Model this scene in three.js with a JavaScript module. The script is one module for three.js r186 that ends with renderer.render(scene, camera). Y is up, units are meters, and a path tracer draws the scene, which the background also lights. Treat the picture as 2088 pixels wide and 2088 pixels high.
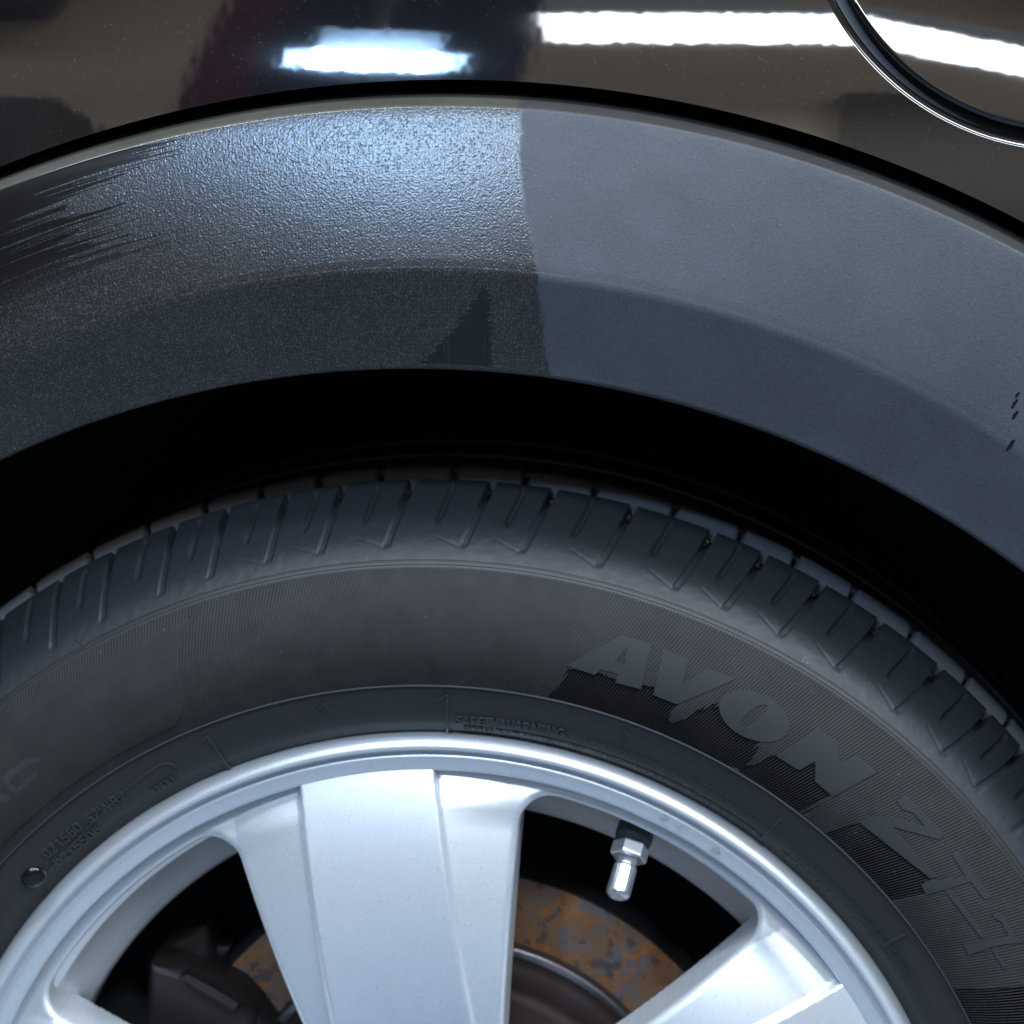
import * as THREE from 'three';
import { RectAreaLightUniformsLib } from 'three/addons/lights/RectAreaLightUniformsLib.js';
import { TessellateModifier } from 'three/addons/modifiers/TessellateModifier.js';
import { mergeGeometries, toCreasedNormals, mergeVertices } from 'three/addons/utils/BufferGeometryUtils.js';
import { RoundedBoxGeometry } from 'three/addons/geometries/RoundedBoxGeometry.js';
import { TextGeometry } from 'three/addons/geometries/TextGeometry.js';
import { FontLoader } from 'three/addons/loaders/FontLoader.js';

// ------------------------------------------------------------------ camera, light, exposure
const HUB = 0.316;                       // wheel centre height (m); the wheel axis is z, the rim lip lies at z = 0
const scene = new THREE.Scene();
scene.background = new THREE.Color(0x000000);
const FOC = 6361, PITCH = -12 * Math.PI / 180, YAW = 5 * Math.PI / 180;
const camera = new THREE.PerspectiveCamera(2 * Math.atan(1044 / FOC) * 180 / Math.PI, 1, 0.05, 40);
camera.rotation.order = 'YXZ';
camera.position.set(0.135, 0.879, 1.2);
camera.rotation.set(PITCH, YAW, 0);
camera.focus = 1.175; camera.userData.fStop = 12;
camera.updateMatrixWorld();
scene.add(camera);

const renderer = new THREE.WebGLRenderer({ antialias: true });
renderer.toneMapping = THREE.LinearToneMapping;
renderer.toneMappingExposure = 1.0;
renderer.shadowMap.enabled = true;
RectAreaLightUniformsLib.init();

// lamp = [width, height, position, look-at, linear colour, radiance]
const LAMPS = {
  strip: { w: 1.5, h: 0.25, at: [0.56, 2.76, 2.44], to: [0.56, 0, 2.44], col: [0.84, 0.93, 1.0], L: 52 },
  strip2: { w: 2.0, h: 0.25, at: [-0.25, 2.76, 0.85], to: [-0.25, 0, 0.85], col: [0.66, 0.84, 1.0], L: 36, up: 34, upCol: [1.0, 0.92, 0.80] },
  strip3: { w: 1.5, h: 0.25, at: [2.3, 2.76, 1.5], to: [2.3, 0, 1.5], col: [0.76, 0.89, 1.0], L: 75 },
  bay: { w: 1.2, h: 0.6, at: [-1.3, 4.05, 1.7], to: [-1.3, 0, 1.7], col: [0.84, 0.92, 1.0], L: 26 },
  bay2: { w: 1.2, h: 0.6, at: [1.3, 4.05, 1.7], to: [1.3, 0, 1.7], col: [0.84, 0.92, 1.0], L: 26 },
  work: { w: 0.145, h: 0.08, at: [-0.335, 2.125, 1.865], to: [-0.02, 0.78, 0.02], col: [0.38, 0.63, 1.0], L: 640 },
};

// ------------------------------------------------------------------ helpers
const V = (x, y, z) => new THREE.Vector3(x, y, z);
let seed = 7;
const rnd = () => { seed = (seed * 1664525 + 1013904223) >>> 0; return seed / 4294967296; };
const clamp = (x, a = 0, b = 1) => Math.min(b, Math.max(a, x));
const sstep = (a, b, x) => { const t = clamp((x - a) / (b - a)); return t * t * (3 - 2 * t); };
const lerp = (a, b, t) => a + (b - a) * t;
const hash = (x, y) => { let h = (x * 374761393 + y * 668265263) | 0; h = Math.imul(h ^ (h >>> 13), 1274126177); h ^= h >>> 16; return (h >>> 0) / 4294967296; };
function vnoise(x, y) {
  const xi = Math.floor(x), yi = Math.floor(y), fx = x - xi, fy = y - yi, u = fx * fx * (3 - 2 * fx), v = fy * fy * (3 - 2 * fy);
  return lerp(lerp(hash(xi, yi), hash(xi + 1, yi), u), lerp(hash(xi, yi + 1), hash(xi + 1, yi + 1), u), v);
}
const fbm = (x, y, n = 4) => { let a = 0, s = 0.5, t = 0; for (let i = 0; i < n; i++) { a += s * vnoise(x, y); t += s; x = x * 2.03 + 17.1; y = y * 2.03 + 9.7; s *= 0.5; } return a / t; };

// a pixel of the 2088 px photograph -> ray in the place
function ray(u, v) {
  return V((u - 1044) / FOC, -(v - 1044) / FOC, -1).applyQuaternion(camera.quaternion);
}
function onSurf(u, v, zf) {               // zf(x, y) -> z ; fixed-point iteration
  const d = ray(u, v), o = camera.position; let z = 0.02, p = V(0, 0, 0);
  for (let k = 0; k < 12; k++) { const t = (z - o.z) / d.z; p.set(o.x + t * d.x, o.y + t * d.y, z); z = zf(p.x, p.y); }
  p.z = z; return p;
}
function fitCircle(pts) {                 // least squares circle through points in x, y
  let a = [[0, 0, 0], [0, 0, 0], [0, 0, 0]], b = [0, 0, 0];
  for (const p of pts) { const r = [p.x, p.y, 1], w = -(p.x * p.x + p.y * p.y); for (let i = 0; i < 3; i++) { b[i] += r[i] * w; for (let j = 0; j < 3; j++) a[i][j] += r[i] * r[j]; } }
  const m = new THREE.Matrix3().set(...a[0], ...a[1], ...a[2]).invert(), s = V(...b).applyMatrix3(m);
  const cx = -s.x / 2, cy = -s.y / 2; return { cx, cy, R: Math.sqrt(cx * cx + cy * cy - s.z) };
}
// distance from the hub to a circle {cx, cy, R}, looking out under the angle th from straight up (clockwise)
function reach(c, th) {
  const dx = Math.sin(th), dy = Math.cos(th), ox = -c.cx, oy = HUB - c.cy, b = ox * dx + oy * dy, q = ox * ox + oy * oy - c.R * c.R;
  return -b + Math.sqrt(b * b - q);
}
function grid(nu, nv, fn, uvf, flip = false) {   // fn(i, j) -> [x, y, z]; (nu+1) x (nv+1) points
  const P = [], U = [], I = [];
  for (let j = 0; j <= nv; j++) for (let i = 0; i <= nu; i++) { P.push(...fn(i, j)); const t = uvf ? uvf(i, j) : [i / nu, j / nv]; U.push(t[0], t[1]); }
  for (let j = 0; j < nv; j++) for (let i = 0; i < nu; i++) {
    const a = j * (nu + 1) + i, b = a + 1, c = a + nu + 1, d = c + 1;
    if (flip) I.push(a, c, b, b, c, d); else I.push(a, b, c, b, d, c);
  }
  const g = new THREE.BufferGeometry();
  g.setAttribute('position', new THREE.Float32BufferAttribute(P, 3));
  g.setAttribute('uv', new THREE.Float32BufferAttribute(U, 2));
  g.setIndex(I); g.computeVertexNormals(); return g;
}
function lathe(profile, n = 360, a0 = -Math.PI, a1 = Math.PI) {   // profile of [r, z] swept round the wheel axis; uv in tiles of 0.2 m
  const l = [0]; for (let j = 1; j < profile.length; j++) l.push(l[j - 1] + Math.hypot(profile[j][0] - profile[j - 1][0], profile[j][1] - profile[j - 1][1]));
  return grid(n, profile.length - 1, (i, j) => { const t = lerp(a0, a1, i / n), [r, z] = profile[j]; return [r * Math.sin(t), r * Math.cos(t), z]; }, (i, j) => [lerp(a0, a1, i / n) * 0.22 * 5, l[j] * 5]);
}
function smoothProfile(pts, n) { return new THREE.CatmullRomCurve3(pts.map(p => V(p[0], p[1], 0)), false, 'centripetal').getPoints(n).map(p => [p.x, p.y]); }
const used = {};
function numbered(name) { const k = used[name] = (used[name] ?? -1) + 1; return k ? `${name}_${String(k).padStart(3, '0')}` : name; }
function put(name, geo, mat, parent, label) {
  const m = new THREE.Mesh(geo, mat); m.name = parent === scene ? numbered(name) : name; m.castShadow = m.receiveShadow = true;
  if (label) m.userData.label = label; parent.add(m); return m;
}
function thing(name, label, category, group) { const g = new THREE.Group(); g.name = numbered(name); g.userData = { label, category }; if (group) g.userData.group = group; scene.add(g); return g; }
function tex(w, h, fn, srgb = false, rep = THREE.RepeatWrapping) {   // fn(x, y) -> [r, g, b] in 0..1
  const d = new Uint8Array(w * h * 4);
  for (let y = 0; y < h; y++) for (let x = 0; x < w; x++) { const c = fn(x, y), k = (y * w + x) * 4; for (let i = 0; i < 3; i++) d[k + i] = clamp(Array.isArray(c) ? c[i] : c) * 255; d[k + 3] = 255; }
  const t = new THREE.DataTexture(d, w, h); t.wrapS = t.wrapT = rep; t.magFilter = t.minFilter = THREE.LinearFilter; if (srgb) t.colorSpace = THREE.SRGBColorSpace; t.needsUpdate = true; return t;
}
const lin = (r, g = r, b = r) => new THREE.Color().setRGB(r, g, b);
const toS = c => c <= 0.0031308 ? 12.92 * c : 1.055 * Math.pow(c, 1 / 2.4) - 0.055;
const std = o => new THREE.MeshStandardMaterial({ side: THREE.DoubleSide, ...o });
const phys = o => new THREE.MeshPhysicalMaterial({ side: THREE.DoubleSide, ...o });

// ------------------------------------------------------------------ materials
const rubberGrain = tex(512, 512, (x, y) => 0.5 * fbm(x / 5, y / 5, 3) + 0.5 * hash(x, y));
const rubberTone = tex(512, 512, (x, y) => { const n = fbm(x / 60, y / 60, 5); return [toS(0.0155 + 0.008 * n), toS(0.0140 + 0.0072 * n), toS(0.0140 + 0.0065 * n)]; }, true);
const M = {
  rubber: std({ map: rubberTone, roughness: 0.52, bumpMap: rubberGrain, bumpScale: 0.00004 }),
  rubberRib: phys({ vertexColors: true, roughness: 0.68, ior: 1.38 }),
  rubberSmooth: phys({ color: lin(0.0185, 0.019, 0.0205), roughness: 0.68, ior: 1.38, bumpMap: rubberGrain, bumpScale: 0.00003 }),
  tread: std({ color: lin(0.020, 0.0235, 0.028), roughness: 0.5, bumpMap: rubberGrain, bumpScale: 0.00003 }),
  treadWorn: std({ color: lin(0.085, 0.088, 0.095), roughness: 0.85 }),
  rubberText: std({ color: lin(0.028, 0.0275, 0.030), roughness: 0.4 }),
  residue: std({ color: lin(0.004), roughness: 0.4 }),
  silver: phys({ map: tex(1024, 1024, (x, y) => { const f = 1 + 0.12 * (hash(x >> 1, y >> 1) - 0.5) + 0.05 * (fbm(x / 70, y / 70, 4) - 0.5), d = hash(x >> 1, (y >> 1) + 999) > 0.9993 ? 0.45 : 1; return [toS(0.68 * f * d), toS(0.70 * f * d), toS(0.73 * f * d)]; }, true), roughnessMap: tex(512, 512, (x, y) => [0, 0.36 + 0.03 * fbm(x / 9, y / 9, 4) + 0.02 * fbm(x / 60, y / 60, 3), 0]), bumpMap: rubberGrain, bumpScale: 0.000006, metalness: 0.62, roughness: 1, clearcoat: 0.2, clearcoatRoughness: 0.2 }),
  chrome: std({ color: lin(0.72, 0.72, 0.74), metalness: 1, roughness: 0.34 }),
  valveRubber: std({ color: lin(0.02), roughness: 0.55 }),
  liner: std({ color: lin(0.008), roughness: 0.95 }),
  seal: std({ color: lin(0.006), roughness: 0.5 }),
  castIron: std({ color: lin(0.022, 0.016, 0.0155), roughness: 0.55, metalness: 0.3 }),
  hat: std({ color: lin(0.034, 0.019, 0.017), roughness: 0.6, metalness: 0.2 }),
  wornSteel: std({ color: lin(0.26, 0.25, 0.27), metalness: 1, roughness: 0.4 }),
  water: phys({ color: lin(1), transmission: 1, thickness: 0.002, ior: 1.33, roughness: 0.01 }),
};
{ // fine orange peel and dust specks of the black paint, 0.2 m a tile
  const specks = new Float32Array(1024 * 1024);
  for (let k = 0; k < 1100; k++) specks[(hash(k, 1) * 1024 | 0) * 1024 + (hash(k, 2) * 1024 | 0)] = 0.08 + 0.4 * hash(k, 3) * hash(k, 4);
  const map = tex(1024, 1024, (x, y) => { const s = specks[y * 1024 + x]; return [toS(0.004 + s), toS(0.004 + s), toS(0.0045 + s)]; }, true);
  const peel = tex(512, 512, (x, y) => { // tiled noise
    let a = 0; for (const [p, w] of [[32, 0.6], [71, 0.4]]) { const u = x / 512 * p, v = y / 512 * p, xi = Math.floor(u), yi = Math.floor(v), fx = u - xi, fy = v - yi, s = fx * fx * (3 - 2 * fx), t = fy * fy * (3 - 2 * fy), h = (i, j) => hash((i % p) + p * 7, (j % p) + p * 3); a += w * lerp(lerp(h(xi, yi), h(xi + 1, yi), s), lerp(h(xi, yi + 1), h(xi + 1, yi + 1), s), t); } return a; });
  map.repeat.set(5, 5); peel.repeat.set(5, 5);
  M.paint = phys({ map, ior: 1.7, roughness: 0.03, bumpMap: peel, bumpScale: 0.000009 });
}

// ------------------------------------------------------------------ the workshop that the paint mirrors
function structure(name, geo, mat) { const m = put(name, geo, mat, scene); m.userData.kind = 'structure'; return m; }
const plasterTone = tex(256, 256, (x, y) => { const n = fbm(x / 40, y / 40, 4); return [toS(0.68 + 0.1 * n), toS(0.56 + 0.1 * n), toS(0.43 + 0.09 * n)]; }, true);
const plaster = std({ map: plasterTone, roughness: 0.9 });
structure('floor', new THREE.BoxGeometry(9, 0.1, 6.7).translate(0, -0.05, 0.05), std({ color: lin(0.075, 0.108, 0.15), roughness: 0.5 }));
const dado = std({ color: lin(0.105, 0.132, 0.17), roughness: 0.7 });
const DH = 2.15;                         // walls are painted blue grey up to here, beige above
for (const [w, d, x, z] of [[9, 0.1, 0, 3.35], [9, 0.1, 0, -3.25], [0.1, 6.5, -4.45, 0.05], [0.1, 6.5, 4.45, 0.05]]) {
  structure('wall', new THREE.BoxGeometry(w, 4.2 - DH, d).translate(x, (4.2 + DH) / 2, z), plaster);
  structure('wall', new THREE.BoxGeometry(w, DH, d).translate(x, DH / 2, z), dado);
}
structure('ceiling', new THREE.BoxGeometry(9, 0.1, 6.7).translate(0, 4.25, 0.05), plaster);
structure('roller_door', new THREE.BoxGeometry(2.9, 2.86, 0.06).translate(1.72, 1.43, 3.27), std({ color: lin(0.15, 0.12, 0.09), roughness: 0.6 }));
{ const c = put('storage_cabinet', new RoundedBoxGeometry(0.9, 2.55, 0.4, 2, 0.01).translate(-1.45, 1.275, 3.05), std({ color: lin(0.07, 0.06, 0.05), roughness: 0.6 }), scene); c.userData = { label: 'tall dark storage cabinet against the wall', category: 'cabinet' };
  const d = put('air_duct', new RoundedBoxGeometry(2.4, 0.5, 0.5, 2, 0.02).translate(-2.42, 3.72, 3.0), std({ color: lin(0.03, 0.028, 0.028), roughness: 0.7 }), scene); d.userData = { label: 'dark square air duct high on the wall', category: 'duct' }; }
function areaLight(d, parent) {
  const l = new THREE.RectAreaLight(lin(...d.col), d.L, d.w, d.h);
  l.position.set(...d.at); l.lookAt(...d.to); parent.add(l); l.updateMatrixWorld(); return l;
}
for (const [key, label] of [['strip', 'long white ceiling strip light over the fuel flap side'], ['strip2', 'long cool white ceiling strip light straight above the wheel'], ['strip3', 'cool white ceiling strip light off beyond the fuel flap'], ['bay', 'wide high bay panel light behind the work light'], ['bay2', 'wide high bay panel light behind the long white strip light']]) {
  const d = LAMPS[key], t = thing('ceiling_light', label, 'ceiling light');
  put('housing', new RoundedBoxGeometry(d.w + 0.04, 0.07, d.h + 0.03, 2, 0.01).translate(d.at[0], d.at[1] + 0.05, d.at[2]), std({ color: lin(0.6), roughness: 0.5 }), t);
  for (const k of [-0.35, 0.35]) put('hanger', new THREE.CylinderGeometry(0.004, 0.004, 4.2 - d.at[1] - 0.08, 8).translate(d.at[0] + k * d.w, (4.2 + d.at[1] + 0.08) / 2, d.at[2]), std({ color: lin(0.3), metalness: 1, roughness: 0.4 }), t);
  put('diffuser', new THREE.BoxGeometry(d.w, 0.004, d.h).translate(d.at[0], d.at[1] + 0.006, d.at[2]), std({ color: lin(0.8), emissive: lin(...d.col), emissiveIntensity: 2, roughness: 0.6 }), t);
  areaLight(d, t);
  if (d.up) { // pendant that also lights the ceiling
    put('upper_diffuser', new THREE.BoxGeometry(d.w, 0.004, d.h).translate(d.at[0], d.at[1] + 0.09, d.at[2]), std({ color: lin(0.8), emissive: lin(...d.upCol), emissiveIntensity: 2, roughness: 0.6 }), t);
    areaLight({ ...d, col: d.upCol, L: d.up, at: [d.at[0], d.at[1] + 0.10, d.at[2]], to: [d.at[0], 9, d.at[2]] }, t);
  }
}

{ // work light with folding doors, hung from the ceiling in front of a dark banner
  const d = LAMPS.work, t = thing('work_light', 'square white work light with four folding doors under the ceiling', 'work light');
  const l = areaLight(d, t), Q = l.quaternion.clone(), o = V(...d.at);
  const local = (g) => { g.rotateY(Math.PI); g.applyQuaternion(Q); g.translate(o.x, o.y, o.z); return g; };   // local +z looks out of the lamp
  const dark = std({ color: lin(0.02), roughness: 0.5 }), white = std({ color: lin(0.7), roughness: 0.5 });
  put('lamp_head', local(new RoundedBoxGeometry(d.w + 0.03, d.h + 0.03, 0.07, 2, 0.008).translate(0, 0, -0.045)), dark, t);
  put('lamp_panel', local(new THREE.BoxGeometry(d.w, d.h, 0.003).translate(0, 0, -0.0045)), std({ color: lin(0.8), emissive: lin(...d.col), emissiveIntensity: 3 }), t);
  put('lamp_door', local(new THREE.BoxGeometry(d.w, 0.003, 0.09).translate(0, 0, 0.045).rotateX(-0.95).translate(0, d.h / 2 + 0.012, 0)), white, t);
  put('lamp_door', local(new THREE.BoxGeometry(0.003, d.h, 0.035).translate(0, 0, 0.0175).rotateY(0.75).translate(d.w / 2 + 0.012, 0, 0)), white, t);
  put('lamp_door', local(new THREE.BoxGeometry(0.003, d.h, 0.035).translate(0, 0, 0.0175).rotateY(-0.75).translate(-d.w / 2 - 0.012, 0, 0)), white, t);
  put('hanger_pole', new THREE.CylinderGeometry(0.012, 0.012, 2.0, 12).translate(o.x - 0.02, 3.18, o.z + 0.06), dark, t);
  const bn = thing('hanging_banner', 'dark navy banner with a maroon edge hanging from the ceiling', 'banner');
  put('cloth', new THREE.BoxGeometry(0.36, 0.92, 0.006).translate(-0.36, 2.38, 2.18), std({ color: lin(0.018, 0.015, 0.045), roughness: 0.9 }), bn);
  put('edge_stripe', new THREE.BoxGeometry(0.09, 0.92, 0.007).translate(-0.585, 2.38, 2.18), std({ color: lin(0.13, 0.012, 0.03), roughness: 0.9 }), bn);
}

// ------------------------------------------------------------------ the car
const car = thing('car', 'black car side with a grey plastic wheel arch trim and a silver alloy wheel', 'car');

// body side: leans in towards the roof, turning a little as it climbs
const TAU = 21 * Math.PI / 180, RHO = 0.55, YT = 0.813;
function zBody(x, y) {
  const d = y - YT; const t = d / RHO;
  return 0.0095 - Math.tan(TAU) * d - 0.5 * d * t * (1 + Math.tan(TAU) ** 2) - 0.03 * (x - 0.03) ** 2;
}
function nBody(x, y) { const e = 1e-4; return V(-(zBody(x + e, y) - zBody(x - e, y)) / (2 * e), -(zBody(x, y + e) - zBody(x, y - e)) / (2 * e), 1).normalize(); }
const px = {
  trimTop: [[0, 389], [270, 295], [486, 246], [703, 219], [1044, 219], [1314, 251], [1584, 319], [1855, 411], [2088, 511]],
  lipTop: [[0, 355], [270, 262], [486, 218], [703, 190], [1044, 190], [1314, 221], [1584, 285], [1855, 378], [2088, 478]],
  bodyEdge: [[0, 328], [162, 272], [378, 205], [595, 172], [811, 155], [1044, 158], [1314, 180], [1584, 235], [1855, 335], [2088, 440]],
  crease: [[0, 749], [162, 673], [378, 603], [649, 559], [919, 551], [1098, 570], [1314, 605], [1584, 678], [1855, 795], [2044, 889]],
  inner: [[0, 946], [270, 832], [540, 776], [811, 754], [1044, 767], [1314, 811], [1585, 895], [1855, 1019], [2088, 1168]],
};
const zTop = (x, y) => zBody(x, y) + 0.003, zLip = (x, y) => zBody(x, y) - 0.012;
const arc = {
  trimTop: fitCircle(px.trimTop.map(p => onSurf(...p, zTop))),
  lipTop: fitCircle(px.lipTop.map(p => onSurf(...p, zLip))),
  bodyEdge: fitCircle(px.bodyEdge.map(p => onSurf(...p, (x, y) => zBody(x, y) - 0.003))),
  crease: fitCircle(px.crease.map(p => onSurf(...p, () => 0.0435))),
  inner: fitCircle(px.inner.map(p => onSurf(...p, () => 0.035))),
};
const at = (c, th, add = 0) => { const r = reach(c, th) + add; return [r * Math.sin(th), HUB + r * Math.cos(th)]; };

// fuel flap circle
const flapPts = [[1720, 0], [1763, 70], [1855, 162], [1963, 232], [2088, 270]].map(p => onSurf(...p, zBody));
const FL = fitCircle(flapPts);
{ // body panel: a sheet with the wheel cut-out and the flap opening, folded edges lofted on
  const A0 = -1.0, A1 = 1.0, n = 260, edge = [], T = [];
  for (let i = 0; i <= n; i++) { const th = lerp(A0, A1, i / n); edge.push(at(arc.bodyEdge, th, -0.0020)); }
  const s = new THREE.Shape(edge.map(p => new THREE.Vector2(...p)));
  s.lineTo(0.62, edge[n][1]); s.lineTo(0.62, 1.1); s.lineTo(-0.6, 1.1); s.lineTo(-0.6, edge[0][1]);
  const h = new THREE.Path(); const RH = FL.R + 0.0055; h.absarc(FL.cx, FL.cy, RH, 0, Math.PI * 2, true); s.holes.push(h);
  let g = new THREE.ShapeGeometry(s, 160).toNonIndexed(); g = new TessellateModifier(0.012, 12).modify(g);
  const P = g.attributes.position, N = [], U = [];
  for (let i = 0; i < P.count; i++) { const x = P.getX(i), y = P.getY(i); P.setZ(i, zBody(x, y)); const m = nBody(x, y); N.push(m.x, m.y, m.z); U.push(x, y); }
  g.setAttribute('normal', new THREE.Float32BufferAttribute(N, 3)); g.setAttribute('uv', new THREE.Float32BufferAttribute(U, 2));
  T.push(g);
  // folded edge over the wheel arch: quarter round of 4 mm, then back
  const fold = (k, K, R) => { const a = k / K * Math.PI / 2; return [R * Math.sin(a), R * (1 - Math.cos(a))]; };
  const foldN = (base, dir, a) => { const nn = nBody(base[0], base[1]); return nn.multiplyScalar(Math.cos(a)).add(V(dir[0], dir[1], 0).multiplyScalar(Math.sin(a))).normalize(); };
  function foldStrip(m, basef, dirf, R, deep) {
    const K = 10, rows = K + 2, P = [], N = [], U = [], I = [];
    for (let j = 0; j < rows; j++) for (let i = 0; i <= m; i++) {
      const b = basef(i), d = dirf(i), a = Math.min(j, K) / K * Math.PI / 2, [o, dz] = fold(Math.min(j, K), K, R), x = b[0] + d[0] * o, y = b[1] + d[1] * o;
      P.push(x, y, zBody(b[0], b[1]) - dz - (j > K ? deep : 0)); const q = foldN(b, d, a); N.push(q.x, q.y, q.z); U.push(x, y);
    }
    for (let j = 0; j < rows - 1; j++) for (let i = 0; i < m; i++) { const a = j * (m + 1) + i, c = a + m + 1; I.push(a, a + 1, c, a + 1, c + 1, c); }
    const q = new THREE.BufferGeometry(); q.setAttribute('position', new THREE.Float32BufferAttribute(P, 3)); q.setAttribute('normal', new THREE.Float32BufferAttribute(N, 3)); q.setAttribute('uv', new THREE.Float32BufferAttribute(U, 2)); q.setIndex(I);
    return q.toNonIndexed();
  }
  T.push(foldStrip(n, i => edge[i], i => { const th = lerp(A0, A1, i / n); return [-Math.sin(th), -Math.cos(th)]; }, 0.0024, 0.012));
  T.push(foldStrip(320, i => [FL.cx + RH * Math.cos(i / 160 * Math.PI), FL.cy + RH * Math.sin(i / 160 * Math.PI)], i => [-Math.cos(i / 160 * Math.PI), -Math.sin(i / 160 * Math.PI)], 0.003, 0.012));
  put('body_panel', mergeGeometries(T), M.paint, car, 'glossy black painted side panel over the wheel');
  // fuel flap, a shallow dome with a rounded edge
  const RF = FL.R - 0.0012, nr = 60, na = 400;
  const zF = (x, y) => zBody(x, y) - 0.0004 - 0.5 * Math.max(0, x - 0.160) * (y - 0.812);
  const FP = [], FN = [], FU = [], FI = [];
  for (let j = 0; j <= nr; j++) for (let i = 0; i <= na; i++) {
    const a = i / na * 2 * Math.PI; let r, dz = 0, tilt = 0;
    if (j <= 46) r = (RF - 0.003) * j / 46; else { const q = Math.min((j - 46) / 12, 1) * Math.PI / 2; r = RF - 0.003 + 0.003 * Math.sin(q); dz = 0.003 * (1 - Math.cos(q)) + (j > 58 ? (j - 58) * 0.004 : 0); tilt = q; }
    const x = FL.cx + r * Math.cos(a), y = FL.cy + r * Math.sin(a), e = 1e-4;
    FP.push(x, y, zF(x, y) - dz); FU.push(x, y);
    const m = V(-(zF(x + e, y) - zF(x - e, y)) / (2 * e), -(zF(x, y + e) - zF(x, y - e)) / (2 * e), 1).normalize().multiplyScalar(Math.cos(tilt)).add(V(Math.cos(a), Math.sin(a), 0).multiplyScalar(Math.sin(tilt))).normalize(); FN.push(m.x, m.y, m.z);
  }
  for (let j = 0; j < nr; j++) for (let i = 0; i < na; i++) { const a = j * (na + 1) + i, c = a + na + 1; FI.push(a, c, a + 1, a + 1, c, c + 1); }
  const fg = new THREE.BufferGeometry(); fg.setAttribute('position', new THREE.Float32BufferAttribute(FP, 3)); fg.setAttribute('normal', new THREE.Float32BufferAttribute(FN, 3)); fg.setAttribute('uv', new THREE.Float32BufferAttribute(FU, 2)); fg.setIndex(FI);
  put('fuel_flap', fg, M.paint, car, 'round glossy black fuel flap');
  // rubber gasket behind the flap gap
  put('flap_gasket', grid(200, 1, (i, j) => { const a = i / 100 * Math.PI, r = FL.R + (j ? 0.012 : -0.008), x = FL.cx + r * Math.cos(a), y = FL.cy + r * Math.sin(a); return [x, y, zBody(x, y) - 0.0095]; }), M.seal, car, 'black rubber gasket round the fuel flap');
}

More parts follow.
